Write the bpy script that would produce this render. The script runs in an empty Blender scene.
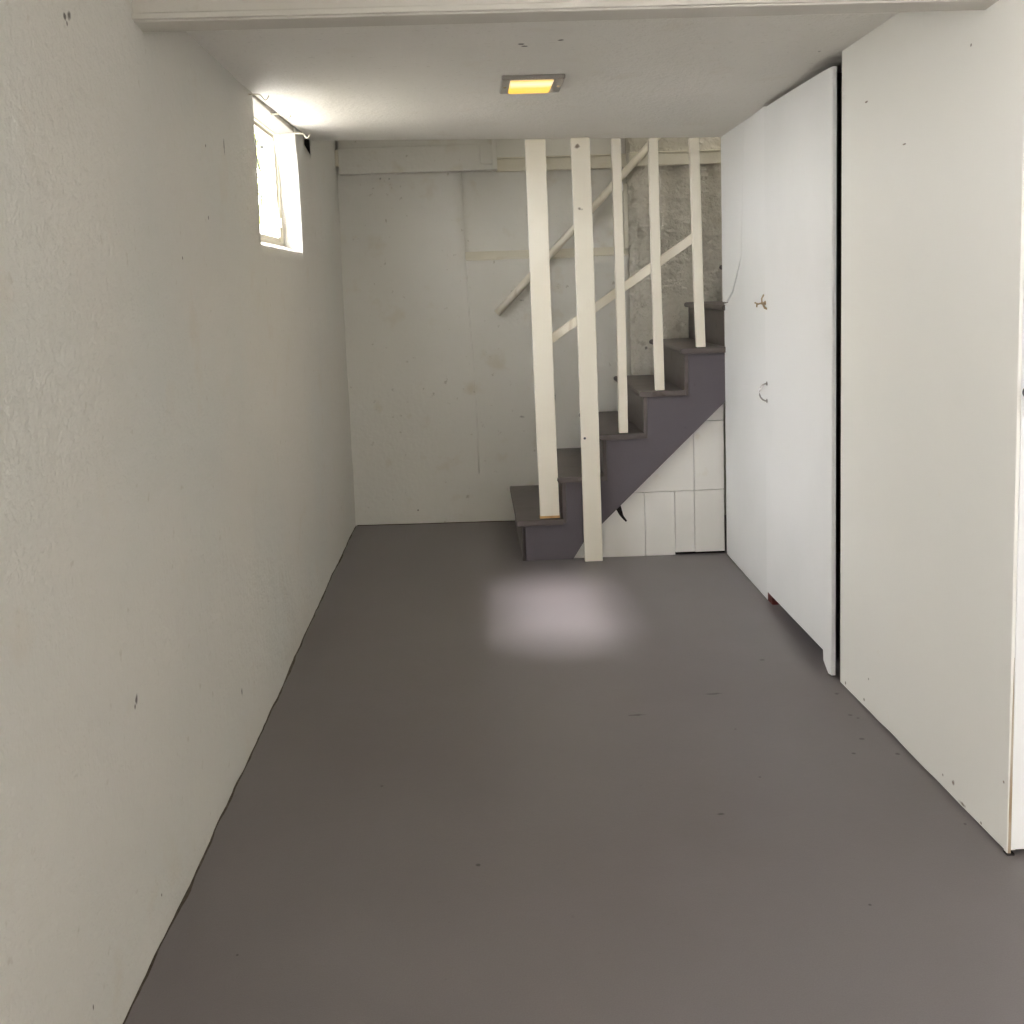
import bpy, bmesh, math, random
from mathutils import Vector, Matrix, noise
random.seed(7)
sc = bpy.context.scene
C = sc.collection
R_ = math.radians

# ------------------------------------------------------------------ materials
def new_mat(name):
    m = bpy.data.materials.new(name); m.use_nodes = True
    nt = m.node_tree; nt.nodes.clear()
    out = nt.nodes.new('ShaderNodeOutputMaterial')
    b = nt.nodes.new('ShaderNodeBsdfPrincipled')
    nt.links.new(b.outputs[0], out.inputs[0])
    return m, nt, b

def lin(c):
    return tuple((x/255/12.92 if x/255 <= .04045 else ((x/255+.055)/1.055)**2.4) for x in c) + (1,)

def paint(name, col, rough=.6, vary=(), bumps=(), spots=(), spec=.4, spot_col=(60, 52, 42), bdist=.01):
    """painted surface. vary: (scale, lo, hi, colour, amount[, squash]) ; bumps: (scale, strength[, squash]);
       spots: (x,y,z,radius[,sx,sy,sz]) dirt marks in object space"""
    m, nt, b = new_mat(name)
    N = nt.nodes.new; L = nt.links.new
    tc = N('ShaderNodeTexCoord')
    cur = N('ShaderNodeRGB'); cur.outputs[0].default_value = lin(col); cur = cur.outputs[0]
    def mix(fac, a, colb):
        x = N('ShaderNodeMix'); x.data_type = 'RGBA'
        L(fac, x.inputs[0]); L(a, x.inputs[6]); x.inputs[7].default_value = lin(colb)
        return x.outputs[2]
    def mapped(sq):
        if not sq: return tc.outputs['Object']
        mp = N('ShaderNodeMapping'); mp.inputs['Scale'].default_value = sq
        L(tc.outputs['Object'], mp.inputs[0]); return mp.outputs[0]
    for v in vary:
        n = N('ShaderNodeTexNoise'); n.inputs['Scale'].default_value = v[0]; n.inputs['Detail'].default_value = 6
        L(mapped(v[5] if len(v) > 5 else None), n.inputs['Vector'])
        r = N('ShaderNodeMapRange'); r.inputs[1].default_value = v[1]; r.inputs[2].default_value = v[2]
        r.inputs[3].default_value = 0; r.inputs[4].default_value = v[4]
        L(n.outputs[0], r.inputs[0]); cur = mix(r.outputs[0], cur, v[3])
    if spots:
        wn = N('ShaderNodeTexNoise'); wn.inputs['Scale'].default_value = 60; wn.inputs['Detail'].default_value = 3
        L(tc.outputs['Object'], wn.inputs['Vector'])
        acc = None
        for s in spots:
            sub = N('ShaderNodeVectorMath'); sub.operation = 'SUBTRACT'; L(tc.outputs['Object'], sub.inputs[0])
            sub.inputs[1].default_value = s[:3]
            mu = N('ShaderNodeVectorMath'); mu.operation = 'MULTIPLY'; L(sub.outputs[0], mu.inputs[0])
            mu.inputs[1].default_value = s[4:7] if len(s) > 4 else (1, 1, 1)
            ln = N('ShaderNodeVectorMath'); ln.operation = 'LENGTH'; L(mu.outputs[0], ln.inputs[0])
            ad = N('ShaderNodeMath'); ad.operation = 'MULTIPLY_ADD'; L(wn.outputs[0], ad.inputs[0])
            ad.inputs[1].default_value = s[3]*1.6; L(ln.outputs['Value'], ad.inputs[2])
            r = N('ShaderNodeMapRange'); r.inputs[1].default_value = s[3]*1.35; r.inputs[2].default_value = s[3]*1.95
            r.inputs[3].default_value = .85; r.inputs[4].default_value = 0
            L(ad.outputs[0], r.inputs[0])
            if acc is None: acc = r.outputs[0]
            else:
                mx = N('ShaderNodeMath'); mx.operation = 'MAXIMUM'; L(acc, mx.inputs[0]); L(r.outputs[0], mx.inputs[1]); acc = mx.outputs[0]
        cur = mix(acc, cur, spot_col)
    L(cur, b.inputs['Base Color'])
    b.inputs['Roughness'].default_value = rough
    b.inputs['Specular IOR Level'].default_value = spec
    prev = None
    for bp in bumps:
        n = N('ShaderNodeTexNoise'); n.inputs['Scale'].default_value = bp[0]; n.inputs['Detail'].default_value = 5
        L(mapped(bp[2] if len(bp) > 2 else None), n.inputs['Vector'])
        bu = N('ShaderNodeBump'); bu.inputs['Strength'].default_value = bp[1]; bu.inputs['Distance'].default_value = bdist
        L(n.outputs[0], bu.inputs['Height'])
        if prev: L(prev, bu.inputs['Normal'])
        prev = bu.outputs[0]
    if prev: L(prev, b.inputs['Normal'])
    return m

WH = (228, 224, 213)
M = {}
M['left'] = paint('plaster_left', (216, 213, 205), .62,
    [(1.3, .45, .7, (208, 209, 203), .6), (5, .60, .76, (207, 198, 182), .45), (26, .66, .74, (176, 168, 150), .35)],
    [(7, .18), (34, .42), (130, .28)],
    [(0, 2.177, .556, .010), (0, 2.165, .545, .006), (0, 2.114, 1.879, .009), (0, 2.09, 1.872, .007), (0, 2.10, 1.862, .005), (0, 3.116, 1.772, .005), (0, 3.089, 1.575, .006), (0, 2.796, 1.459, .005),
     (0, 3.117, .214, .006, 1, 1, .5), (0, 2.243, .093, .003), (0, 1.817, .132, .003, 1, 1, .5), (0, 3.35, 1.80, .008, 1, 1, .3)], bdist=.012)
M['far'] = paint('plaster_far', (229, 227, 219), .7,
    [(1.6, .42, .7, (220, 218, 210), .6), (7, .60, .78, (206, 195, 170), .5), (30, .68, .76, (140, 128, 104), .4)],
    [(9, .3), (45, .25)],
    [(.236, 6.24, 1.976, .009), (.285, 6.24, 1.974, .008), (.26, 6.24, 1.965, .006), (1.0, 6.24, 1.28, .006, .3, 1, 1), (.98, 6.24, .62, .010, .5, 1, 1),
     (1.17, 6.24, .72, .007, 1, 1, .2), (.80, 6.24, .62, .006, 1, 1, .3), (.362, 6.24, .10, .006)])
M['rough'] = paint('stone_rough_paint', (218, 213, 200), .75,
    [(2.2, .4, .7, (198, 194, 180), .7), (14, .6, .72, (140, 130, 108), .35), (4, .62, .75, (150, 138, 110), .6)],
    [(8, .9), (26, .8), (80, .4)],
    [(2.06, 6.21, 1.682, .011, .7, 1, 1), (2.08, 6.21, 1.668, .010, .7, 1, 1), (1.694, 6.21, .985, .012), (2.135, 6.21, 1.43, .020, 1, 1, .6), (1.93, 6.21, 1.7, .005)], spot_col=(48, 42, 34), bdist=.03)
M['ceil'] = paint('ceiling_paint', (240, 237, 230), .75,
    [(1.1, .45, .7, (230, 228, 220), .6), (60, .62, .75, (200, 196, 186), .4), (6, .6, .75, (226, 219, 204), .3)],
    [(12, .3), (50, .6), (140, .4)],
    [(.884, 3.278, 2.05, .010), (.896, 3.306, 2.05, .009), (.997, 3.246, 2.05, .009), (1.829, 3.51, 2.05, .007)], bdist=.006)
M['white'] = paint('white_board_paint', (242, 240, 234), .5,
    [(1.5, .45, .7, (226, 224, 216), .5), (9, .64, .76, (214, 200, 170), .3)],
    [(20, .10), (160, .08)], bdist=.004)
M['panel'] = paint('hardboard_paint', (240, 238, 230), .45,
    [(1.2, .45, .7, (233, 232, 225), .6), (12, .70, .82, (222, 208, 180), .3)],
    [(14, .12), (160, .06)],
    [(1.905, 3.265, .107, .005), (1.91, 2.674, .044, .008), (1.91, 2.735, .037, .004), (1.915, 2.414, .168, .004), (1.915, 2.52, .012, .004), (1.905, 3.303, .026, .006), (1.908, 3.028, 1.709, .004, 1, .3, 1.5),
     (1.905, 3.312, 1.867, .004, 1, .3, 1.5), (1.912, 2.644, 1.889, .004), (1.905, 3.47, .018, .006), (1.91, 2.62, .012, .008, 1, .4, 1.5)],
    spot_col=(110, 92, 66), bdist=.004)
M['beam'] = paint('beam_paint', (208, 204, 194), .6, [(1.5, .45, .7, (198, 194, 184), .5), (12, .66, .78, (176, 166, 146), .4)], [(14, .15), (120, .12)], bdist=.004)
M['sill'] = paint('dulled_sill_paint', (168, 163, 152), .7, [(20, .5, .7, (140, 134, 122), .6)], [(40, .3)])  # sill paint greyed to cut the light bouncing onto the ceiling
M['door'] = paint('door_paint', (240, 240, 238), .45,
    [(1.2, .45, .7, (226, 227, 224), .6)], [(14, .12), (150, .06)],
    [(1.893, 3.66, .16, .006, 1, 1, .5), (1.893, 3.63, .3, .005), (1.893, 3.72, .09, .005), (1.893, 3.65, .72, .004)], spot_col=(120, 100, 72), bdist=.004)
M['post'] = paint('cream_wood_paint', (244, 238, 222), .42,
    [(2, .45, .7, (236, 226, 204), .6), (14, .66, .76, (190, 172, 136), .4, (1, 1, .2))],
    [(8, .15, (1, 1, .2)), (120, .08)], bdist=.004)
M['post_worn'] = paint('cream_wood_paint_worn', (242, 236, 220), .45,
    [(2, .45, .7, (235, 226, 205), .5), (14, .62, .76, (180, 160, 124), .45, (1, 1, .2))], [(8, .15, (1, 1, .2)), (120, .08)],
    [(-.027, -.02, 1.703, .009), (-.02, -.02, 1.700, .006, .5, 1, 1), (.006, -.02, .594, .004), (-.004, -.02, .585, .005), (.012, -.02, .585, .005), (-.03, -.02, 1.99, .012)], spot_col=(110, 92, 66), bdist=.004)
M['rawwood'] = paint('bare_pine', (206, 168, 112), .7, [(30, .5, .7, (170, 120, 66), .6, (1, 1, .15))], [(60, .2)])
M['greypaint'] = paint('grey_stair_paint', (98, 92, 98), .48,
    [(2, .45, .7, (86, 82, 88), .6), (18, .66, .76, (58, 52, 52), .6)], [(12, .15), (90, .12)], bdist=.004)
M['tread'] = paint('grey_tread_paint', (98, 90, 87), .42,
    [(3, .45, .7, (78, 72, 72), .6), (14, .58, .74, (64, 52, 48), .7), (40, .68, .78, (120, 112, 108), .4)], [(14, .2), (90, .15)], bdist=.004)
M['floor'] = paint('grey_floor_paint', (114, 109, 109), .42,
    [(.9, .42, .68, (106, 99, 99), .8), (3.2, .5, .75, (118, 111, 112), .5), (45, .7, .78, (78, 72, 70), .35), (300, .4, .6, (104, 98, 100), .4)],
    [(2.5, .10), (60, .10), (260, .14)],
    [(1.186, 3.329, 0, .008, .3, 1.2, 1), (1.461, 3.476, 0, .008, .3, 1.2, 1), (.676, 2.467, 0, .006), (.413, 2.914, 0, .004), (1.301, 2.656, 0, .006, .6, 1, 1), (.172, 2.158, 0, .004), (1.527, 2.215, 0, .004),
     (1.707, 3.777, 0, .006, .6, 1, 1), (1.859, 3.428, 0, .008), (1.841, 3.248, 0, .007), (1.857, 3.222, 0, .006), (1.814, 3.068, 0, .008), (1.757, 2.973, 0, .006), (1.878, 2.955, 0, .007), (1.885, 2.541, 0, .005),
     (1.454, 2.854, 0, .004), (1.465, 3.184, 0, .004), (1.15, 4.45, 0, .005)],
    spot_col=(50, 44, 42), bdist=.003, spec=.5)
M['bone'] = paint('aged_trim_paint', (226, 221, 204), .6,
    [(3, .45, .7, (214, 208, 190), .6), (10, .64, .8, (204, 188, 150), .45)], [(14, .2), (90, .2)])
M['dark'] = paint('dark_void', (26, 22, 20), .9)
M['grime'] = paint('floor_edge_grime', (72, 64, 54), .9, [(40, .45, .65, (92, 84, 74), .8)], [(80, .5)])
M['darkgrey'] = paint('dark_grey_knob', (62, 62, 68), .35, spec=.6)
M['redblock'] = paint('dark_red_brick', (92, 36, 30), .8, [(30, .5, .7, (60, 24, 20), .7)], [(60, .5)])
M['wire'] = paint('cream_painted_wire', (214, 206, 190), .4, spec=.6)
M['stain'] = paint('stained_corner_paint', (222, 218, 206), .5, [(6, .36, .56, (150, 124, 92), .9, (1, 1, .35))], [(20, .2)])
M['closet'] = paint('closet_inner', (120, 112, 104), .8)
M['grass'] = paint('pale_gravel', (112, 108, 102), .9, [(12, .4, .6, (90, 92, 80), .7)])
M['leaf'] = paint('leaf_green', (150, 168, 84), .6, [(9, .4, .6, (186, 186, 110), .6)])

def metal(name, col, rough):
    m, nt, b = new_mat(name)
    n = nt.nodes.new('ShaderNodeTexNoise'); n.inputs['Scale'].default_value = 40
    r = nt.nodes.new('ShaderNodeMapRange'); r.inputs[3].default_value = rough*.8; r.inputs[4].default_value = rough*1.3
    nt.links.new(n.outputs[0], r.inputs[0]); nt.links.new(r.outputs[0], b.inputs['Roughness'])
    b.inputs['Base Color'].default_value = lin(col); b.inputs['Metallic'].default_value = 1
    return m
M['chrome'] = metal('aged_chrome', (176, 172, 168), .28)
M['brass'] = metal('aged_brass', (176, 158, 128), .38)

def lens_mat():
    m, nt, b = new_mat('amber_lens')
    tc = nt.nodes.new('ShaderNodeTexCoord')
    sx = nt.nodes.new('ShaderNodeSeparateXYZ'); nt.links.new(tc.outputs['Object'], sx.inputs[0])
    # brighter where the tube sits close behind the lens (towards the near end)
    rp = nt.nodes.new('ShaderNodeValToRGB')
    mr = nt.nodes.new('ShaderNodeMapRange'); mr.inputs[1].default_value = -.17; mr.inputs[2].default_value = .17
    nt.links.new(sx.outputs[1], mr.inputs[0]); nt.links.new(mr.outputs[0], rp.inputs[0])
    e = rp.color_ramp.elements
    e[0].position = .05; e[0].color = (1, .62, .10, 1)
    e[1].position = .9; e[1].color = (1.0, .55, .02, 1)
    k = rp.color_ramp.elements.new(.28); k.color = (1.0, .93, .62, 1)
    k = rp.color_ramp.elements.new(.5); k.color = (1.0, .66, .08, 1)
    nt.links.new(rp.outputs[0], b.inputs['Emission Color'])
    b.inputs['Emission Strength'].default_value = .85
    b.inputs['Base Color'].default_value = (.5, .27, .03, 1); b.inputs['Roughness'].default_value = .3
    return m
M['lens'] = lens_mat()
def glass_mat():
    m = bpy.data.materials.new('window_glass'); m.use_nodes = True
    nt = m.node_tree; nt.nodes.clear()
    o = nt.nodes.new('ShaderNodeOutputMaterial'); t = nt.nodes.new('ShaderNodeBsdfTransparent'); g = nt.nodes.new('ShaderNodeBsdfGlossy')
    t.inputs[0].default_value = (.97, .97, .97, 1); g.inputs['Roughness'].default_value = .05
    mx = nt.nodes.new('ShaderNodeMixShader'); mx.inputs[0].default_value = .06
    nt.links.new(t.outputs[0], mx.inputs[1]); nt.links.new(g.outputs[0], mx.inputs[2])
    nt.links.new(mx.outputs[0], o.inputs[0]); return m
M['glass'] = glass_mat()

# ------------------------------------------------------------------ helpers
def link(name, bm, mat, parent=None, bevel=0, smooth=False, loc=None):
    """one mesh object; vertices come in world coordinates and are moved to the object's origin"""
    o_loc = Vector(loc) if loc is not None else Vector((0, 0, 0))
    base = o_loc.copy()
    if parent is not None:
        p = parent
        while p is not None: base = base + p.location; p = p.parent
    bmesh.ops.translate(bm, verts=bm.verts, vec=-base)
    bmesh.ops.recalc_face_normals(bm, faces=bm.faces)
    me = bpy.data.meshes.new(name); bm.to_mesh(me); bm.free()
    if smooth:
        for f in me.polygons: f.use_smooth = True
    o = bpy.data.objects.new(name, me); C.objects.link(o); o.location = o_loc
    for m in (mat if isinstance(mat, (list, tuple)) else [mat]): me.materials.append(m)
    if parent: o.parent = parent
    if bevel:
        b = o.modifiers.new('bevel', 'BEVEL'); b.width = bevel; b.segments = 2; b.limit_method = 'ANGLE'; b.angle_limit = R_(40)
    return o
def tag(o, label=None, cat=None, group=None, kind=None):
    if label: o['label'] = label
    if cat: o['category'] = cat
    if group: o['group'] = group
    if kind: o['kind'] = kind
    return o
def empty(name, loc):
    o = bpy.data.objects.new(name, None); o.location = loc; o.empty_display_size = .1; C.objects.link(o); return o
def box(bm, x0, x1, y0, y1, z0, z1):
    v = [bm.verts.new(p) for p in ((x0,y0,z0),(x1,y0,z0),(x1,y1,z0),(x0,y1,z0),(x0,y0,z1),(x1,y0,z1),(x1,y1,z1),(x0,y1,z1))]
    for f in ((0,1,2,3),(4,7,6,5),(0,4,5,1),(1,5,6,2),(2,6,7,3),(3,7,4,0)): bm.faces.new([v[i] for i in f])
    return v
def hexa(bm, lo, hi):
    """lo, hi: four corners each"""
    v = [bm.verts.new(p) for p in list(lo)+list(hi)]
    for f in ((0,1,2,3),(4,7,6,5),(0,4,5,1),(1,5,6,2),(2,6,7,3),(3,7,4,0)): bm.faces.new([v[i] for i in f])
def extr(bm, pts, vec):
    """polygon pts extruded by vec"""
    a = [bm.verts.new(p) for p in pts]; b = [bm.verts.new(Vector(p)+Vector(vec)) for p in pts]
    bm.faces.new(a); bm.faces.new(b[::-1]); n = len(a)
    for i in range(n): bm.faces.new((a[i], a[(i+1)%n], b[(i+1)%n], b[i]))
def tube(bm, pts, r, n=12):
    pts = [Vector(p) for p in pts]; rings = []
    t0 = (pts[1]-pts[0]).normalized(); up = Vector((0,0,1)) if abs(t0.z) < .9 else Vector((1,0,0))
    for i, p in enumerate(pts):
        t = (pts[min(i+1, len(pts)-1)]-pts[max(i-1, 0)]).normalized()
        s = t.cross(up).normalized(); u = s.cross(t)
        rings.append([bm.verts.new(p+(s*math.cos(k*2*math.pi/n)+u*math.sin(k*2*math.pi/n))*r) for k in range(n)])
    for a, b in zip(rings, rings[1:]):
        for k in range(n): bm.faces.new((a[k], a[(k+1)%n], b[(k+1)%n], b[k]))
    bm.faces.new(rings[0][::-1]); bm.faces.new(rings[-1])
def arc(c, r, a0, a1, n, plane):
    return [Vector(c)+(Vector(plane[0])*math.cos(a0+(a1-a0)*i/n)+Vector(plane[1])*math.sin(a0+(a1-a0)*i/n))*r for i in range(n+1)]
def lathe(bm, c, axis, prof, n=20):
    axis = Vector(axis).normalized(); s = axis.orthogonal().normalized(); u = axis.cross(s); rings = []
    for d, r in prof:
        rings.append([bm.verts.new(Vector(c)+axis*d+(s*math.cos(k*2*math.pi/n)+u*math.sin(k*2*math.pi/n))*max(r, 1e-4)) for k in range(n)])
    for a, b in zip(rings, rings[1:]):
        for k in range(n): bm.faces.new((a[k], a[(k+1)%n], b[(k+1)%n], b[k]))
    bm.faces.new(rings[0][::-1]); bm.faces.new(rings[-1])
def lins_(a, b, n): return [a+(b-a)*i/n for i in range(n+1)]
def nz(x, y, s): return noise.noise(Vector((x*s, y*s, 3.7)))

W = 1.918; YS = 5.302; YF = 6.246      # width of the passage, stair plane, far wall
def zc(x, y):                           # the ceiling board is not quite level
    def pl(tab):
        if y <= tab[0][0]: return tab[0][1]
        for (a, b), (c, d) in zip(tab, tab[1:]):
            if y <= c: return b+(d-b)*(y-a)/(c-a)
        return tab[-1][1]
    l = pl(((3.0, 2.044), (3.85, 2.040), (4.6, 2.053), (5.3, 2.068))); r = pl(((3.05, 2.068), (3.6, 2.053), (4.48, 2.044), (5.3, 2.028)))
    return l+(r-l)*x/W

# ------------------------------------------------------------------ floor
bm = bmesh.new()
def zfl(x, y):
    t = min(max((y-3.2)/2.0, 0), 1); t = t*t*(3-2*t)
    return t*.024*(1-min(max(x, 0), 1.95)/1.95)
fx = [-.35]+lins_(0, 1.95, 13)+[2.6, 4.4]; fy = [-3.7, 0]+lins_(1.5, 6.5, 40)
fg = [[bm.verts.new((x, y, zfl(x, y))) for y in fy] for x in fx]
for i in range(len(fx)-1):
    for j in range(len(fy)-1): bm.faces.new((fg[i][j], fg[i+1][j], fg[i+1][j+1], fg[i][j+1]))
r = bmesh.ops.extrude_face_region(bm, geom=list(bm.faces))
for e in r['geom']:
    if isinstance(e, bmesh.types.BMVert): e.co.z = -.12
tag(link('floor', bm, M['floor']), 'grey painted concrete floor', kind='structure')
bm = bmesh.new(); box(bm, -9, -.36, -6, 12, 1.30, 1.42)
tag(link('ground', bm, M['grass']), 'pale ground outside the small window', kind='structure')

# ------------------------------------------------------------------ left wall: lumpy plaster with window opening and a broken top edge
WY0, WY1, WZ = 3.86, 4.81, 1.530
WT = .35
def sheet_wall(ys, zs, skip, push, thick, edge):
    bm = bmesh.new(); grid = {}
    for i, y in enumerate(ys):
        for j, z in enumerate(zs):
            grid[i, j] = bm.verts.new(edge(y, z, push(y, z)))
    for i in range(len(ys)-1):
        for j in range(len(zs)-1):
            if not skip((ys[i]+ys[i+1])/2, (zs[j]+zs[j+1])/2):
                bm.faces.new((grid[i, j], grid[i+1, j], grid[i+1, j+1], grid[i, j+1]))
    for v in [v for v in bm.verts if not v.link_faces]: bm.verts.remove(v)
    r = bmesh.ops.extrude_face_region(bm, geom=list(bm.faces))
    for e in r['geom']:
        if isinstance(e, bmesh.types.BMVert): e.co.x = thick
    return bm
def lins(a, b, n): return [a+(b-a)*i/n for i in range(n+1)]
ys = lins(-3.6, 1.5, 20)[:-1]+lins(1.5, WY0, 70)[:-1]+lins(WY0, WY1, 24)[:-1]+lins(WY1, 5.24, 12)[:-1]+lins(5.24, 6.30, 24)
zs = [-.03, 0.006]+lins(.05, WZ, 42)+lins(WZ, 2.0, 14)[1:]+[2.05, 2.12, 2.4, 2.8, 3.42]
def push_l(y, z):
    if z < 0 or y < .5: return 0
    return .0045*nz(y, z, 2.6)+.0035*nz(y, z, 7)+.0018*nz(y, z, 19)
def skip_l(y, z):
    if -1.31 < y < -.29 and .755 < z < 2.06: return True  # opening added out of view for the side light
    if WY0 < y < WY1 and z > WZ and z < 2.12: return True
    if 5.03 <= y < 5.24 and z > 2.0 and z < 2.12: return True      # broken-out strip under the ceiling
    return False
def edge_l(y, z, p):
    x = p
    yy = y; zz = z
    if abs(z-WZ) < 1e-4: zz = z+.006*nz(y, 1, 6)
    if z > WZ-1e-4 and z < 2.1 and (abs(y-WY1) < 1e-4):             # far jamb edge is rounded and leans
        yy = y - .05*max(0, (z-1.85))/.2; zz = z
    if abs(z-2.0) < 1e-4 and 4.9 <= y <= 5.25: zz = z+.018-.028*max(0, (y-5.03))/.2+.006*nz(y, 2, 12)
    if 0 < z < .02: zz = .006+.008*max(0, nz(y, 5, 11)); x = p
    return (x, yy, zz)
bm = sheet_wall(ys, zs, skip_l, push_l, -.098, edge_l)
wl = link('wall_left', bm, M['left'], smooth=False)
for f in wl.data.polygons: f.use_smooth = abs(f.normal.x) > .8
tag(wl, 'white painted rough plaster wall with a small high window', kind='structure')
bm = bmesh.new()                       # dirt line where plaster meets floor
yy = lins(1.2, 6.2, 160); pa = []
for y in yy:
    w_ = -.002+.009*max(0, nz(y, 9, 5))+.003*nz(y, 2, 17); x0 = .0055+push_l(y, .02)
    z0 = zfl(0, y)
    pa.append([bm.verts.new(p) for p in ((x0-.008, y, z0-.002), (x0-.008, y, z0+.002), (x0+w_, y, z0+.001), (x0+w_+.001, y, z0-.002))])
for a, b in zip(pa, pa[1:]):
    for q in range(4): bm.faces.new((a[q], a[(q+1)%4], b[(q+1)%4], b[q]))
bm.faces.new(pa[0][::-1]); bm.faces.new(pa[-1])
tag(link('trim_15', bm, M['grime']), 'thin dark dirt line along the foot of the left wall', kind='structure')
bm = bmesh.new(); pa = []
for x in lins(.01, .93, 60):
    w_ = .002+.008*max(0, nz(x, 9, 9)); z0 = zfl(x, 6.2); y0 = YF-.006
    pa.append([bm.verts.new(p) for p in ((x, y0+.01, z0-.002), (x, y0+.01, z0+.004), (x, y0-w_, z0+.0015), (x, y0-w_-.001, z0-.002))])
for a, b in zip(pa, pa[1:]):
    for q in range(4): bm.faces.new((a[q], a[(q+1)%4], b[(q+1)%4], b[q]))
bm.faces.new(pa[0][::-1]); bm.faces.new(pa[-1])
tag(link('trim_16', bm, M['grime']), 'thin dark dirt line along the foot of the far wall', kind='structure')
# outer skin of the same wall (opening narrower and taller than the recess)
bm = bmesh.new()
X0, X1 = -.16, -.10
box(bm, X0, X1, -3.6, -1.31, -.1, 3.45); box(bm, X0, X1, -1.31, -.29, -.1, .76); box(bm, X0, X1, -1.31, -.29, 2.05, 3.45); box(bm, X0, X1, -.29, WY0-.01, -.1, 3.45); box(bm, X0, X1, WY1+.02, 6.35, -.1, 1.99); box(bm, X0, X1, WY0-.01, WY1+.02, -.1, 1.50)
box(bm, X0, X1, WY1+.02, 6.35, 2.13, 3.45); box(bm, X0, X1, WY0-.01, WY1+.02, 2.072, 3.45); box(bm, X0, X1-.04, WY1+.02, 6.35, 1.98, 2.14)
tag(link('wall_left_outer', bm, M['left']), 'outer masonry of the left wall', kind='structure')
bm = bmesh.new(); box(bm, -.099, -.075, 4.96, 5.238, 1.985, 2.118); box(bm, -.0745, -.004, 5.212, 5.238, 1.995, 2.118)  # dark boxes put in for the shade of the broken slot
tag(link('wall_left_gap_shade', bm, M['dark']), 'dark boxes standing for the shade in the hollow beyond the small window', kind='structure')
bm = bmesh.new()
# sloping sill inside the recess
extr(bm, [(-.006, WY0, 1.50), (-.004, WY0, WZ+.004), (-.09, WY0, 1.568), (-.09, WY0, 1.50)], (0, WY1-WY0+.01, 0))
tag(link('window_sill', bm, M['sill'], bevel=.004), 'white sloping plaster sill', kind='structure')

# ------------------------------------------------------------------ small window
win = tag(empty('window_1', (-.12, (WY0+WY1)/2, 1.57)), 'small overexposed window high in the left wall', kind='structure')
fx0, fx1 = -.135, -.080
ZT = 2.045
bm = bmesh.new()
box(bm, fx0, fx1, WY0-.01, WY0+.02, 1.56, ZT); box(bm, fx0, fx1, WY1-.022, WY1+.02, 1.56, ZT)
box(bm, fx0, fx1, WY0, WY1, 1.55, 1.578); box(bm, fx0, fx1, WY0, WY1, ZT-.02, ZT)
link('window_frame', bm, M['bone'], win, bevel=.003)
bm = bmesh.new()
a, b = WY0+.021, WY1-.023
box(bm, -.125, -.09, a, a+.018, 1.578, ZT-.021); box(bm, -.125, -.09, b-.020, b, 1.578, ZT-.021)
box(bm, -.124, -.091, a, b, 1.579, 1.598); box(bm, -.124, -.091, a, b, ZT-.036, ZT-.0215)
link('sash', bm, M['bone'], win, bevel=.002)
bm = bmesh.new(); box(bm, -.112, -.109, a+.016, b-.018, 1.596, ZT-.034); link('pane', bm, M['glass'], win)
bm = bmesh.new(); box(bm, -.091, -.082, WY1-.055, WY1-.038, 1.60, 1.72); box(bm, -.085, -.074, WY1-.052, WY1-.041, 1.64, 1.68)
link('catch', bm, M['wire'], win, bevel=.002)
bm = bmesh.new()
tube(bm, [(-0.090, 4.36, 1.955), (-0.090, 4.35, 1.90), (-0.088, 4.36, 1.87), (-0.088, 4.42, 1.83), (-0.089, 4.42, 1.76), (-0.089, 4.36, 1.69)], .0028, 8)
link('hanging_cord', bm, M['darkgrey'], win, smooth=True)
# head board closing the recess under the ceiling
bm = bmesh.new(); box(bm, -.155, -.002, WY0-.003, WY1+.002, 2.030, 2.07)
tag(link('trim_1', bm, M['sill'], bevel=.003), 'white head board over the small window', kind='structure')

# leafy shrub hanging over the window outside
def leaves(c, rad, n, s, seed):
    rnd = random.Random(seed); bm = bmesh.new()
    for _ in range(n):
        p = Vector((rnd.gauss(0, rad[0]), rnd.gauss(0, rad[1]), rnd.gauss(0, rad[2])))+Vector(c)
        rot = Matrix.Rotation(rnd.uniform(0, 6.28), 3, 'Z') @ Matrix.Rotation(rnd.uniform(-1, 1), 3, 'X')
        pts = [(0, -s, 0), (s*.45, -s*.3, .15*s), (s*.4, s*.3, .1*s), (0, s, -.1*s), (-s*.4, s*.3, .1*s), (-s*.45, -s*.3, .15*s)]
        bm.faces.new([bm.verts.new(p+rot @ Vector(q)*rnd.uniform(.7, 1.2)) for q in pts])
    return bm
sh = tag(empty('shrub', (-2.0, 11.2, 1.42)), 'pale green shrub outside beyond the small window', 'shrub')
link('foliage', leaves((-2.0, 11.2, 2.75), (.5, .9, .28), 900, .10, 3), M['leaf'], sh)
bm = bmesh.new()
for k in range(6):
    a = k*1.05; tube(bm, [(-2.0, 11.2, 1.42), (-2.0+.12*math.cos(a), 11.2+.12*math.sin(a), 2.0), (-2.0+.35*math.cos(a), 11.2+.5*math.sin(a), 2.7)], .012, 6)
link('stem', bm, M['bone'], sh)

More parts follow.
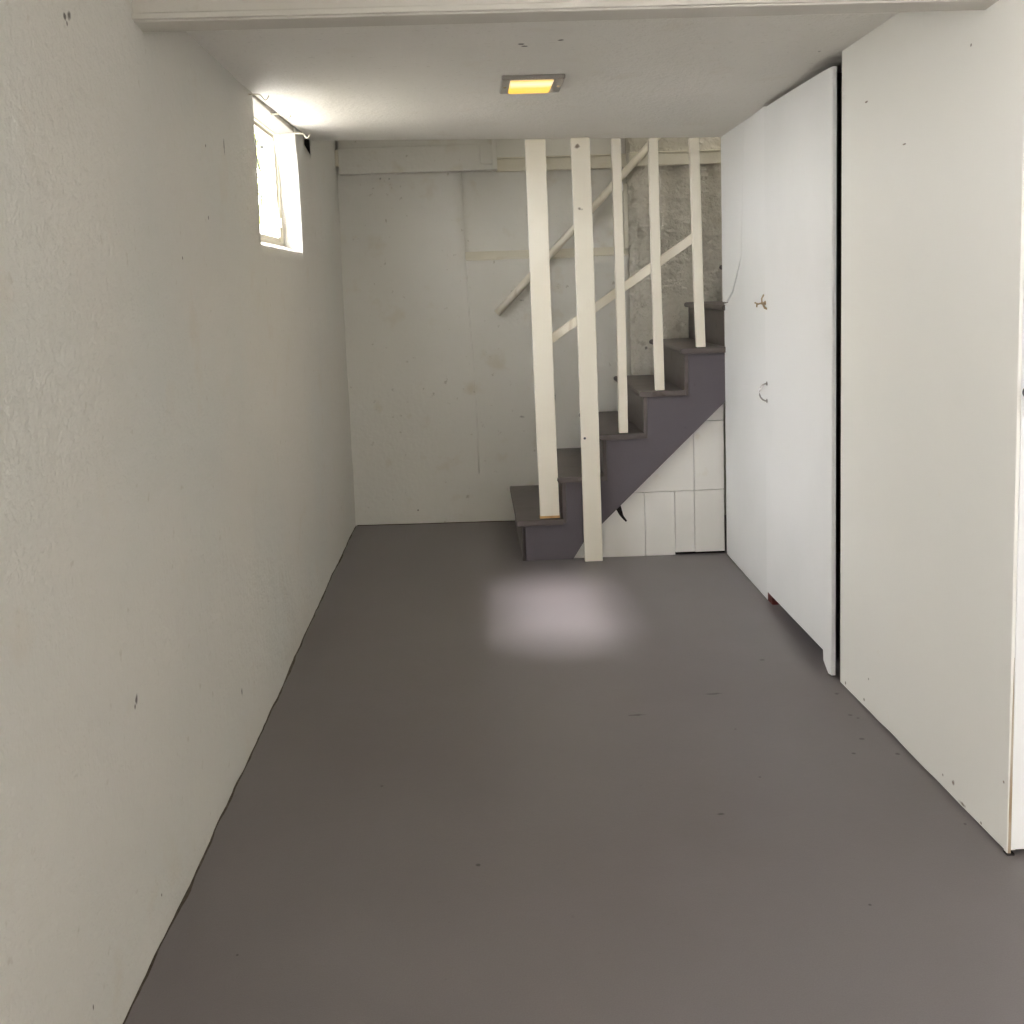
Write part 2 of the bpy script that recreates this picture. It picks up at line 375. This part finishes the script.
# ------------------------------------------------------------------ ceiling
bm = bmesh.new()
nx, ny = 14, 22; y0, y1 = 2.56, YS
g = {}
for i in range(nx+1):
    for j in range(ny+1):
        x = -.09+(W+.13)*i/nx; y = y0+(y1-y0)*j/ny
        g[i, j] = bm.verts.new((x, y, zc(max(0, min(W, x)), y)+(.0025*nz(x, y, 2.1) if 0 < j < ny else 0)))
for i in range(nx):
    for j in range(ny): bm.faces.new((g[i, j], g[i, j+1], g[i+1, j+1], g[i+1, j]))
r = bmesh.ops.extrude_face_region(bm, geom=list(bm.faces))
for e in r['geom']:
    if isinstance(e, bmesh.types.BMVert): e.co.z = 2.36
tag(link('ceiling', bm, M['ceil'], smooth=False), 'low white plastered ceiling ending at the stair opening', kind='structure')
bm = bmesh.new(); box(bm, -.35, 4.4, -3.7, 2.505, 2.30, 2.45); box(bm, 1.97, 4.4, 2.505, 5.3, 2.30, 2.45)
box(bm, -.35, 1.97, 2.505, 5.28, 2.37, 2.45)
box(bm, -.35, 4.4, 5.28, 6.5, 3.44, 3.52)
tag(link('ceiling_upper', bm, M['ceil']), 'higher ceiling beyond the beam and over the stairs', kind='structure')
# beam across the passage
bm = bmesh.new()
hexa(bm, [(-.01, 2.508, 1.958), (W+.004, 2.508, 1.958), (W+.004, 2.580, 1.952), (-.01, 2.580, 1.952)],
         [(-.01, 2.508, 2.31), (W+.004, 2.508, 2.31), (W+.004, 2.580, 2.31), (-.01, 2.580, 2.31)])
tag(link('trim_2', bm, M['beam'], bevel=.004), 'white painted ceiling beam across the top of the photo', kind='structure')
bm = bmesh.new(); box(bm, 0.0, W, 2.498, 2.509, 1.962, 1.976)
tag(link('trim_3', bm, M['beam'], bevel=.003), 'thin lip along the lower edge of the beam', kind='structure')

# ------------------------------------------------------------------ far wall
bm = bmesh.new()
RX0, RX1, RZ0, RZ1 = .690, 1.612, 1.520, 2.6     # shallow recess
xs = lins(-.1, RX0, 14)[:-1]+lins(RX0, RX1, 16)
zf = [-.05, .004]+lins(.06, RZ0, 26)+lins(RZ0, RZ1, 14)[1:]+[3.44]
gg = {}
for i, x in enumerate(xs):
    for j, z in enumerate(zf):
        zz = z
        if 0 < z < .01: zz = .004+.008*max(0, nz(x, 4, 12))
        if abs(z-RZ0) < 1e-4: zz = z+.004*nz(x, 8, 9)
        gg[i, j] = bm.verts.new((x, YF+.004*nz(x, z, 2.3)+.0025*nz(x, z, 8), zz))
for i in range(len(xs)-1):
    for j in range(len(zf)-1):
        mx_, mz_ = (xs[i]+xs[i+1])/2, (zf[j]+zf[j+1])/2
        if RX0 < mx_ < RX1 and mz_ > RZ0: continue
        bm.faces.new((gg[i, j], gg[i+1, j], gg[i+1, j+1], gg[i, j+1]))
for v in [v for v in bm.verts if not v.link_faces]: bm.verts.remove(v)
r = bmesh.ops.extrude_face_region(bm, geom=list(bm.faces))
for e in r['geom']:
    if isinstance(e, bmesh.types.BMVert): e.co.y = YF+.2
wf = link('wall_far', bm, M['far'])
for f in wf.data.polygons: f.use_smooth = abs(f.normal.y) > .8
tag(wf, 'off-white plaster wall at the end of the passage', kind='structure')
bm = bmesh.new(); box(bm, RX0-.01, RX1+.01, YF+.052, YF+.15, RZ0-.01, 3.44)
tag(link('wall_far_recess', bm, M['far']), 'shallow recess in the far wall', kind='structure')
bm = bmesh.new()
extr(bm, [(RX0, YF-.004, RZ0-.002), (RX0, YF+.056, RZ0+.045), (RX0, YF+.056, RZ0-.03), (RX0, YF+.006, RZ0-.03)], (RX1-RX0, 0, 0))
extr(bm, [(RX1-.022, YF+.054, RZ0+.03), (RX1-.022, YF+.002, RZ0+.03), (RX1, YF-.004, RZ0+.03), (RX1, YF+.054, RZ0+.03)], (0, 0, .36))
tag(link('trim_4', bm, M['bone'], bevel=.003), 'bevelled yellowed edge of the wall recess', kind='structure')
# rough right-hand part of the far wall, up the stairs
bm = bmesh.new(); gg = {}
xs = lins(RX1, 3.4, 64); zf = lins(0, 3.44, 110)
for i, x in enumerate(xs):
    for j, z in enumerate(zf):
        k = min(1, (x-RX1)/.03)
        gg[i, j] = bm.verts.new((x, YF-.006-k*(.010+.016*nz(x, z, 3.2)+.010*nz(x, z, 9)+.006*nz(x, z, 22)), z))
for i in range(len(xs)-1):
    for j in range(len(zf)-1): bm.faces.new((gg[i, j], gg[i+1, j], gg[i+1, j+1], gg[i, j+1]))
r = bmesh.ops.extrude_face_region(bm, geom=list(bm.faces))
for e in r['geom']:
    if isinstance(e, bmesh.types.BMVert): e.co.y = YF+.2
wr = link('wall_far_stone', bm, M['rough'])
for f in wr.data.polygons: f.use_smooth = abs(f.normal.y) > .5
tag(wr, 'rough painted stone part of the far wall beside the stairs', kind='structure')
# trim boards high on the far wall
bm = bmesh.new(); box(bm, .88, 1.62, YF+.016, YF+.06, 1.998, 2.066); box(bm, .88, 1.62, YF+.006, YF+.06, 2.066, 2.074); box(bm, 1.62, 3.4, YF-.044, YF+.06, 1.998, 2.066); box(bm, 1.62, 3.4, YF-.050, YF+.06, 2.066, 2.074)
tag(link('trim_5', bm, M['bone'], bevel=.004), 'yellowed horizontal trim board high on the far wall', kind='structure')
bm = bmesh.new()
box(bm, .02, .886, YF-.075, YF+.005, 2.000, 2.140)
box(bm, .790, .796, YF-.082, YF-.07, 2.03, 2.14); box(bm, .860, .886, YF-.088, YF-.07, 2.000, 2.22); box(bm, .79, .865, YF-.082, YF-.07, 2.026, 2.034)
box(bm, .02, .88, YF-.05, YF+.005, 2.14, 2.42)
tag(link('trim_6', bm, M['far'], bevel=.004), 'off-white boxed board high on the far wall in the left corner', kind='structure')
bm = bmesh.new(); box(bm, .002, .02, YF-.085, YF-.04, 2.04, 2.13)
tag(link('trim_7', bm, M['bone'], bevel=.003), 'small end block at the left end of the boxed board', kind='structure')
bm = bmesh.new(); tube(bm, [(.692, YF-.001, 1.52), (.700, YF+.001, 1.2), (.716, YF+.000, .9), (.722, YF-.0, .55), (.722, YF, .3)], .0035, 6)
tag(link('trim_8', bm, M['far'], smooth=True), 'thin vertical plaster seam on the far wall', kind='structure')

# ------------------------------------------------------------------ stairs
st = tag(empty('staircase', (1.5, YS+.4, 0)), 'dark grey painted wooden staircase climbing to the right along the far wall', 'staircase')
RUN = .2045
def tz(i): return .225+.2025*i
def tx(i): return .895+RUN*i
TT = .028
NT = 9
for i in range(NT):
    bm = bmesh.new(); z = tz(i)-(.006 if i == 0 else 0); x0 = tx(i); x1 = x0+.228
    n = 5; rr = TT/2; yb = YF-.004; yf = YS-.022
    # rounded nosing profile swept front to back, a little wavy at the wall
    pr = [(x1, z-TT), (x1, z)] + [(x0+rr-rr*math.sin(math.pi*k/n), z-rr+rr*math.cos(math.pi*k/n)) for k in range(n+1)]
    if i == 0: pr = [(x1, z-TT), (x1, z), (x0+.004, z), (x0, z-.005), (x0, z-TT)]
    extr(bm, [(a, yf, b) for a, b in pr], (0, yb-yf, 0))
    link('tread', bm, M['tread'], st, bevel=.003)
    bm = bmesh.new(); zb = tz(i-1)-TT-.002 if i else .004
    box(bm, x0+.024, x0+.042, YS+.002, YF-.003, zb, z-TT-.001)
    link('riser', bm, M['tread'], st, bevel=.001)
# the side of the stairs: a notched stringer board
pts = []
xl = lambda i: tx(i)+.043
lowp = [(xl(0), .012), (1.168, .012), (1.222, .095), (1.928, .762), (xl(NT), 1.62)]
def lowz(x):
    for (a, b), (c_, d_) in zip(lowp, lowp[1:]):
        if x <= c_+1e-6: return b+(d_-b)*(x-a)/(c_-a)
    return lowp[-1][1]
bx = sorted([xl(i) for i in range(NT+1)]+[1.168, 1.222, 1.928])
bm = bmesh.new(); vc = {}
def V(x, z):
    k = (round(x, 5), round(z, 5))
    if k not in vc: vc[k] = bm.verts.new((x, YS, z))
    return vc[k]
def topz(x):
    i = max(k for k in range(NT) if xl(k) <= x+1e-6); return tz(i)-TT-.002
for a, b in zip(bx, bx[1:]):
    t = topz((a+b)/2); f = [V(a, lowz(a)), V(b, lowz(b)), V(b, t), V(a, t)]
    i = [k for k in range(1, NT) if abs(xl(k)-a) < 1e-6]
    if i: f.append(V(a, tz(i[0]-1)-TT-.002))
    bm.faces.new(f)
r = bmesh.ops.extrude_face_region(bm, geom=list(bm.faces))
for e in r['geom']:
    if isinstance(e, bmesh.types.BMVert): e.co.y = YS+.028
link('stringer', bm, M['greypaint'], st)
bm = bmesh.new(); box(bm, .925, .962, YS+.002, YS+.03, .012, tz(0)-TT-.008)
link('stringer_foot', bm, M['greypaint'], st, bevel=.002)
# boards under the stairs
def under():
    bm = bmesh.new()
    seams = [1.16, 1.533, 1.683, 1.781, 1.932]
    y0, y1 = YS+.030, YS+.045
    for a, b in zip(seams, seams[1:]):
        r0 = .004+random.uniform(0, .004)
        box(bm, a+.0012, b-.0012, y0, y1, r0+(.010 if a > 1.6 else 0), .3255)
    lz = lambda x: .25+(x-1.222)*.945
    def up(a, b, z0, z1):
        pts = [(a, z0), (b, z0), (b, min(z1, lz(b)))]
        xc = 1.222+(z1-.25)/.945
        if a < xc < b: pts.append((xc, z1))
        pts.append((a, min(z1, max(z0+.001, lz(a)))))
        extr(bm, [(x, y0, z) for x, z in pts], (0, y1-y0, 0))
    up(1.31, 1.780, .328, 2); up(1.783, 1.932, .328, .670); 
    extr(bm, [(1.783, y0, .673), (1.932, y0, .673), (1.932, y0, lz(1.932)), (1.783, y0, lz(1.783))], (0, y1-y0, 0))
    return bm
tag(link('wall_stair', under(), M['white'], bevel=.0008), 'white boards closing the space under the stairs', kind='structure')
bm = bmesh.new(); extr(bm, [(1.165, YS+.048, .001), (1.935, YS+.048, .001), (1.935, YS+.048, .88), (1.35, YS+.048, .33), (1.165, YS+.048, .33)], (0, .01, 0))
tag(link('wall_stair_backing', bm, M['dark']), 'dark backing behind the white boards', kind='structure')
bm = bmesh.new()
extr(bm, [(1.372, YS+.0295, .262), (1.392, YS+.0295, .268), (1.412, YS+.0295, .275), (1.420, YS+.0295, .240), (1.426, YS+.0295, .215), (1.444, YS+.0295, .188), (1.438, YS+.0295, .182), (1.424, YS+.0295, .196), (1.405, YS+.0295, .220), (1.390, YS+.0295, .248)], (0, -.0012, 0))
tag(link('trim_9', bm, M['dark']), 'torn dark hole in the white boards under the stairs', kind='structure')

# ------------------------------------------------------------------ posts
def leaning(bm, x0b, x1b, zb, x0t, x1t, zt, y0, y1, seg=10, wob=.0015):
    prev = None
    for k in range(seg+1):
        t = k/seg; a = x0b+(x0t-x0b)*t; b = x1b+(x1t-x1b)*t; z = zb+(zt-zb)*t
        w = wob*math.sin(t*5+x0b*9)
        ring = [bm.verts.new(p) for p in ((a+w, y0, z), (b+w, y0, z), (b+w, y1, z), (a+w, y1, z))]
        if prev:
            for q in range(4): bm.faces.new((prev[q], prev[(q+1)%4], ring[(q+1)%4], ring[q]))
        else: bm.faces.new(ring[::-1])
        prev = ring
    bm.faces.new(prev)
ZP = 2.036
def post(name, lab, cat, xb, zb, xt, y0, y1, group=None, zt=None):
    mt = M['post_worn'] if xb[0] > 1.2 and xb[1] < 1.32 else M['post']
    root = tag(empty(name, ((xb[0]+xb[1])/2, (y0+y1)/2, zb)), lab, cat, group)
    bm = bmesh.new(); leaning(bm, xb[0], xb[1], zb, xt[0], xt[1], zt or ZP, y0, y1)
    link('shaft', bm, mt, root, bevel=.0025)
    return root
p1 = post('support_post', 'broad cream post standing on the lowest stair tread', 'post', (1.012, 1.107), .2225, (.995, 1.091), YS+.004, YS+.040, zt=zc(1.04, YS)-.002)
bm = bmesh.new(); leaning(bm, 1.0105, 1.1085, .2222, 1.0105, 1.1085, .234, YS+.0025, YS+.0415, 2, 0)
link('bare_foot', bm, M['rawwood'], p1); 
tag(p1.children[-1] if p1.children else p1)
p2 = post('support_post', 'broad cream post reaching down to the grey floor beside the stairs', 'post', (1.223, 1.311), .0095, (1.209, 1.296), YS-.052, YS-.023, zt=zc(1.25, YS)-.002)
bm = bmesh.new(); lathe(bm, (1.236, YS-.0525, .62), (0, -1, 0), [(0, .006), (.0015, .006), (.002, .004)], 12); link('nail_head', bm, M['darkgrey'], p2)
for nm, lab, xb, zb, xt in (
    ('baluster', 'thin cream baluster on the third tread, leftmost of the three thin ones', (1.411, 1.455), tz(2)+.0006, (1.408, 1.452)),
    ('baluster', 'thin cream baluster on the fourth tread, between the two other thin ones', (1.592, 1.637), tz(3)+.0006, (1.582, 1.626)),
    ('baluster', 'thin cream baluster on the fifth tread, nearest the closet wall', (1.799, 1.843), tz(4)+.0006, (1.775, 1.821))):
    b = post(nm, lab, 'baluster', xb, zb, xt, YS+.004, YS+.036, 'thin balusters on the stairs', zt=zc(sum(xt)/2, YS)-.002)
# flat handrail behind the posts
bm = bmesh.new()
a = Vector((1.075, YS+.0415, 1.062)); b = Vector((1.800, YS+.0415, 1.540))
extr(bm, [a, a+Vector((0, 0, .050)), b+Vector((0, 0, .050)), b], (0, .019, 0))
hr = tag(link('stair_handrail', bm, M['post'], bevel=.003, loc=a), 'flat cream handrail board fixed behind the posts', 'handrail')
# round wall rail
A = Vector((.855, YF-.062, 1.212)); B = Vector((1.97, YF-.062, 2.352)); d = (B-A).normalized()
pr = tag(empty('wall_handrail', A), 'round white pole handrail sloping up the far wall', 'handrail')
bm = bmesh.new(); tube(bm, [A, A+d*.3, A+d*.7, A+d*1.1, B], .021, 20); link('pole', bm, M['post'], pr, smooth=False)
for f in pr.children[0].data.polygons: f.use_smooth = len(f.vertices) == 4
for t in (.40, 1.02):
    p = A+d*t; bm = bmesh.new()
    yw = YF+.033 if p.x < RX1-.05 and p.z > RZ0 else YF-.03
    tube(bm, [p+Vector((0, .008, -.014)), p+Vector((0, .03, -.035)), Vector((p.x, yw, p.z-.045))], .006, 10)
    box(bm, p.x-.016, p.x+.016, yw-.006, yw+.001, p.z-.075, p.z-.015)
    link('bracket', bm, M['white'], pr, bevel=.001)

# ------------------------------------------------------------------ closet side on the right
# fixed panel next to the stairs, with the piece let in at its upper left corner
bm = bmesh.new()
extr(bm, [(W+.002, 4.497, .004), (W+.002, 5.300, .006), (W+.002, 5.300, 1.242), (W+.002, 5.225, 1.247), (W+.002, 5.10, 1.298), (W+.002, 4.985, 1.400), (W+.002, 4.930, 1.46), (W+.002, 4.85, 2.10), (W+.002, 4.497, 2.10)], (.018, 0, 0))
extr(bm, [(W+.002-.007*(y-4.84)/.46, y, z) for y, z in ((5.306, 1.252), (5.306, 2.10), (4.849, 2.10), (4.931, 1.4605), (4.989, 1.404), (5.104, 1.302), (5.225, 1.2505))], (.018, 0, 0))
for v in bm.verts: v.co.x += .013*(v.co.y-4.497)/.8
tag(link('wall_right', bm, M['door'], bevel=.001), 'white board panel between the stairs and the closet door', kind='structure')
bm = bmesh.new(); lathe(bm, (W+.0115, 5.285, 1.27), (-1, 0, 0), [(0, .004), (.001, .004), (.002, .002)], 10)
tag(link('trim_10', bm, M['brass']), 'small nail head at the corner of the upper panel', kind='structure')
# door: slightly ajar, near edge proud of the wall
D0 = Vector((1.9145, 4.490, 0)); D1_ = Vector((1.889, 3.572, 0)); dd = (D1_-D0); L_ = dd.length; du = dd/L_; dn = Vector((du.y, -du.x, 0))
if dn.x < 0: dn = -dn
door = tag(empty('door_1', D0), 'tall white flush closet door slightly proud of the wall', kind='structure')
def dp(s, z, o=0): 
    v = D0+du*s+dn*o; return (v.x, v.y, z)
bm = bmesh.new()
for out in ([(.002, .046), (.002, 2.034), (.30, 2.032), (.62, 2.028), (L_-.098, 2.024), (L_-.098, .066)],
            [(L_-.098, .066), (L_-.098, 2.024), (L_-.0095, 2.021), (L_-.0095, .008), (L_-.036, .003), (L_-.094, .030)]):
    extr(bm, [dp(s_, z_) for s_, z_ in out], dn*.010)
bmesh.ops.remove_doubles(bm, verts=bm.verts, dist=1e-5)
link('door_leaf', bm, M['door'], door)
bm = bmesh.new(); extr(bm, [dp(L_-.009, .006), dp(L_-.009, 2.021), dp(L_, 2.020), dp(L_, .008)], dn*.015)
link('edge_strip', bm, M['door'], door, bevel=.002)
bm = bmesh.new()
c = dp(.028, .893, -.002)
pts = [Vector(c)+Vector((-.030*math.sin(math.pi*k/12), 0, .036*math.cos(math.pi*k/12))) for k in range(13)]
tube(bm, pts, .0032, 10)
for s in (1, -1): lathe(bm, (c[0]+.003, c[1], c[2]+s*.036), (-1, 0, 0), [(0, .009), (.003, .009), (.005, .005)], 14)
link('door_handle', bm, M['chrome'], door, smooth=False)
bm = bmesh.new()
c = Vector(dp(.012, 1.258, -.001))
lathe(bm, c, (-1, 0, 0), [(0, .009), (.003, .009), (.005, .004), (.012, .004), (.014, .007), (.017, .006)], 14)
tube(bm, [c+Vector((-.014, .0, 0)), c+Vector((-.014, .004, .018)), c+Vector((-.006, .004, .034))], .0032, 8)
tube(bm, [c+Vector((-.014, .0, 0)), c+Vector((-.026, .02, -.004)), c+Vector((-.036, .03, .002))], .0032, 8)
tube(bm, [c+Vector((-.030, .02, -.003)), c+Vector((-.030, .024, -.016))], .003, 8)
tube(bm, [c+Vector((-.012, 0, 0)), c+Vector((-.006, -.012, -.020)), c+Vector((.002, -.02, -.024))], .0045, 8)
link('latch', bm, M['brass'], door, smooth=True)
# large sheet panel up to the corner
bm = bmesh.new()
n = 26
prev = None
for k in range(n+1):
    t = k/n; y = 3.520+(2.405-3.520)*t; x = 1.902+(1.9165-1.902)*t
    zb = .005+.006*max(0, nz(y, 1, 7)); ring = [bm.verts.new(p) for p in ((x, y, zb), (x, y, 2.31), (x+.02, y, 2.31), (x+.02, y, zb))]
    if prev:
        for q in range(4): bm.faces.new((prev[q], prev[(q+1)%4], ring[(q+1)%4], ring[q]))
    else: bm.faces.new(ring[::-1])
    prev = ring
bm.faces.new(prev)
tag(link('wall_right_near', bm, M['panel']), 'large white hardboard sheet ending at the outer corner', kind='structure')
# corner strip, stained towards the floor
bm = bmesh.new()
box(bm, 1.9135, 1.9225, 2.3855, 2.403, .005, 2.31)
tag(link('trim_11', bm, M['panel'], bevel=.002), 'narrow corner strip of the closet wall', kind='structure')
bm = bmesh.new(); extr(bm, [(1.9155, 2.3852, .006), (1.9222, 2.3852, .006), (1.9222, 2.3852, .30), (1.9205, 2.3852, .48), (1.9170, 2.3852, .25)], (0, -.001, 0))
tag(link('trim_14', bm, M['stain']), 'brown stained lower seam of the corner strip', kind='structure')
bm = bmesh.new(); box(bm, 1.914, 1.931, 2.3835, 2.404, .0, .005)  # small dark block under the corner strip
tag(link('trim_12', bm, M['dark']), 'small dark block at the foot of the corner strip', kind='structure')
# wall facing the camera beyond the corner, with a door
bm = bmesh.new()
box(bm, 2.78, 4.3, 2.392, 2.48, 0, 2.31); box(bm, 1.93, 2.78, 2.42, 2.44, 2.06, 2.31); box(bm, 1.93, 1.945, 2.408, 2.44, 0, 2.31)
tag(link('wall_closet_front', bm, M['panel']), 'white wall facing the camera beyond the corner', kind='structure')
d2 = tag(empty('door_2', (2.36, 2.40, .01)), 'white door facing the camera at the right edge of the photo', kind='structure')
bm = bmesh.new(); box(bm, 1.9245, 2.77, 2.388, 2.418, .012, 2.05); link('door_leaf', bm, M['door'], d2, bevel=.002)
bm = bmesh.new(); lathe(bm, (1.9385, 2.388, 1.089), (0, -1, 0), [(0, .013), (.004, .013), (.006, .010), (.016, .010), (.020, .020), (.030, .023), (.038, .019), (.041, .010)], 22)
link('door_knob', bm, M['darkgrey'], d2, smooth=True)
# closet interior shell and side wall of the stairwell
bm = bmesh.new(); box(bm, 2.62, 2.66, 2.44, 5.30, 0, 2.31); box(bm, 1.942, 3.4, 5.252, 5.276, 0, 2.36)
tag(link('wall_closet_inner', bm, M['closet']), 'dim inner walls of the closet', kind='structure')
bm = bmesh.new(); box(bm, 3.4, 3.45, 5.28, 6.45, 0, 3.44); box(bm, -.1, 3.4, 5.24, 5.278, 2.37, 3.44)
tag(link('wall_stairwell', bm, M['far']), 'upper walls of the stairwell', kind='structure')
# dark board set behind the gap to stand for its shade
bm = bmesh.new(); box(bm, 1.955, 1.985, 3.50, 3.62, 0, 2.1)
tag(link('trim_13', bm, M['dark']), 'dark board standing for the shade in the gap beside the closet door', kind='structure')
bm = bmesh.new()
box(bm, 1.922, 2.02, 4.43, 4.53, .0, .055)
o = link('brick', bm, M['redblock'], bevel=.004, loc=(1.97, 4.48, 0)); tag(o, 'dark red brick showing under the closet door', 'brick')

# ------------------------------------------------------------------ wire hooks by the window
def hook(start, ln, lab, thick=.0022, flange=False):
    s = Vector(start); root = tag(empty('wire_hook', s), lab, 'hook', 'wire hooks under the ceiling by the window')
    pts = [s, s+Vector((ln*.5, 0, .001)), s+Vector((ln, 0, 0)), s+Vector((ln+.006, 0, -.004)), s+Vector((ln+.014, 0, -.016)), s+Vector((ln+.019, 0, -.020)),
           s+Vector((ln+.024, 0, -.018)), s+Vector((ln+.029, 0, -.010)), s+Vector((ln+.031, 0, -.005))]
    bm = bmesh.new(); tube(bm, pts, thick, 8); link('wire', bm, M['wire'], root, smooth=True)
    bm = bmesh.new(); lathe(bm, s, (1, 0, 0), [(-.004, thick*2.2), (.001, thick*2.2), (.003, thick*1.4)], 12)
    link('screw_eye', bm, M['wire'], root, smooth=True)
    return root
hook((-.002, 3.80, 2.024), .036, 'wire hook nearest the camera, above the near edge of the small window')
hook((-.002, 4.235, 2.026), .040, 'wire hook above the middle of the small window')
hook((-.062, 4.765, 2.028), .094, 'thicker wire hook at the far top corner of the small window', .0034)

# ------------------------------------------------------------------ ceiling light
lc = Vector((.945, 3.855, zc(.945, 3.855)))
li = tag(empty('ceiling_light', lc), 'small rectangular ceiling light with a lit amber lens and metal plate', 'light')
bm = bmesh.new()
x0, x1, ya, yb = .840, 1.050, 3.71, 3.975
zt = lc.z+.002; zb = lc.z-.014
box(bm, x0, x1, ya, yb, zb, zt)
link('plate', bm, M['chrome'], li, bevel=.004)
lx0, lx1 = .866, 1.016
bm = bmesh.new()
hexa(bm, [(lx0+.008, ya+.022, zb-.004), (lx1-.008, ya+.022, zb-.004), (lx1-.008, yb-.022, zb-.004), (lx0+.008, yb-.022, zb-.004)],
         [(lx0, ya+.012, zb+.002), (lx1, ya+.012, zb+.002), (lx1, yb-.012, zb+.002), (lx0, yb-.012, zb+.002)])
link('lens', bm, M['lens'], li, bevel=.003)
for x in (x0+.014, x1-.013):
    bm = bmesh.new(); lathe(bm, (x, (ya+yb)/2, zb), (0, 0, -1), [(0, .006), (.002, .0055), (.0035, .003)], 12)
    link('screw', bm, M['brass'], li)

# ------------------------------------------------------------------ room behind the camera: side walls and its window
bm = bmesh.new()
BX0, BX1, BZ0, BZ1 = 3.3, 4.1, 1.50, 2.22
box(bm, -.1, BX0, -3.6, -3.4, 0, 2.31); box(bm, BX1, 4.35, -3.6, -3.4, 0, 2.31); box(bm, BX0, BX1, -3.6, -3.4, 0, BZ0); box(bm, BX0, BX1, -3.6, -3.4, BZ1, 2.31)
tag(link('wall_behind', bm, M['panel']), 'white wall behind the camera with a wide window', kind='structure')
bm = bmesh.new(); box(bm, 4.3, 4.4, -3.6, 2.5, 0, 2.31)
tag(link('wall_alcove', bm, M['panel']), 'white wall of the room behind the camera', kind='structure')
w2 = tag(empty('window_2', (3.3, -3.5, BZ0)), 'wide window behind the camera', kind='structure')
bm = bmesh.new()
for x in (BX0, (BX0+BX1)/2-.02, BX1-.04): box(bm, x, x+.04, -3.54, -3.48, BZ0, BZ1)
box(bm, BX0, BX1, -3.54, -3.48, BZ0, BZ0+.04); box(bm, BX0, BX1, -3.54, -3.48, BZ1-.04, BZ1)
link('window_frame', bm, M['white'], w2)

# ------------------------------------------------------------------ light
def area(name, loc, rot, sx, sy, power, col):
    l = bpy.data.lights.new(name, 'AREA'); l.shape = 'RECTANGLE'; l.size = sx; l.size_y = sy; l.energy = power; l.color = col
    o = bpy.data.objects.new(name, l); o.location = loc; o.rotation_euler = rot; C.objects.link(o); return o
area('daylight_window_behind', ((BX0+BX1)/2, -3.45, (BZ0+BZ1)/2), (R_(90), 0, 0), BX1-BX0-.1, BZ1-BZ0-.1, 6, (1, .97, .96))
area('added_side_light', (-.13, -.80, 1.4), (0, R_(-90), 0), 1.25, 1.0, 82, (1, .97, .96))  # unseen lamp added to brighten the right-hand panels
# daylight outside the small window
area('daylight_small_window', (-1.45, 4.45, 3.2), (0, R_(-50), 0), 1.5, 2.0, 160, (.95, .96, 1.0))
sun = bpy.data.lights.new('sun', 'SUN'); sun.energy = 21; sun.angle = R_(13); sun.color = (1, .95, .98)
o = bpy.data.objects.new('sun', sun); C.objects.link(o)
o.rotation_euler = Vector((1.07, .15, -1.78)).to_track_quat('-Z', 'Y').to_euler()
# light from the storey above, down the stairwell
area('upstairs_light', (2.7, 5.78, 3.35), (0, R_(0), 0), .8, .6, 9, (1, .95, .86))
# ceiling light bulb
l = bpy.data.lights.new('amber_bulb', 'AREA'); l.shape = 'RECTANGLE'; l.size = .12; l.size_y = .22; l.energy = 1.2; l.color = (1, .75, .35)
o = bpy.data.objects.new('amber_bulb', l); o.location = (lc.x, lc.y, zb-.012); C.objects.link(o)

w = bpy.data.worlds.new('sky'); sc.world = w; w.use_nodes = True
bg = w.node_tree.nodes['Background']; bg.inputs[0].default_value = (.96, .97, 1.0, 1); bg.inputs[1].default_value = 19.0

# ------------------------------------------------------------------ camera
F, PITCH, ROLL, YAW, CX, CZ, CY = 1100.09, .1248, .0346, .0337, .7098, 1.3621, 424.08
cam = bpy.data.cameras.new('camera'); cam.sensor_fit = 'HORIZONTAL'; cam.sensor_width = 36; cam.lens = F*36/1024
cam.shift_y = (CY-512)/1024; cam.clip_start = .05
co = bpy.data.objects.new('camera', cam); C.objects.link(co); sc.camera = co
fwd = Vector((math.sin(YAW)*math.cos(PITCH), math.cos(YAW)*math.cos(PITCH), -math.sin(PITCH)))
right = Vector((math.cos(YAW), -math.sin(YAW), 0)); up = right.cross(fwd)
c, s = math.cos(ROLL), math.sin(ROLL)
r2 = right*c+up*(-s)*-1*-1; 
# image x axis = c*u + s*v(down); image y(down) axis = -s*u + c*v(down)
r2 = right*c - up*s
u2 = right*s + up*c
mat = Matrix((r2, u2, -fwd)).transposed().to_4x4(); mat.translation = Vector((CX, 0, CZ))
co.matrix_world = mat

sc.view_settings.view_transform = 'Standard'; sc.view_settings.look = 'None'
sc.view_settings.gamma = 1; sc.view_settings.use_curve_mapping = False; sc.view_settings.exposure = .28
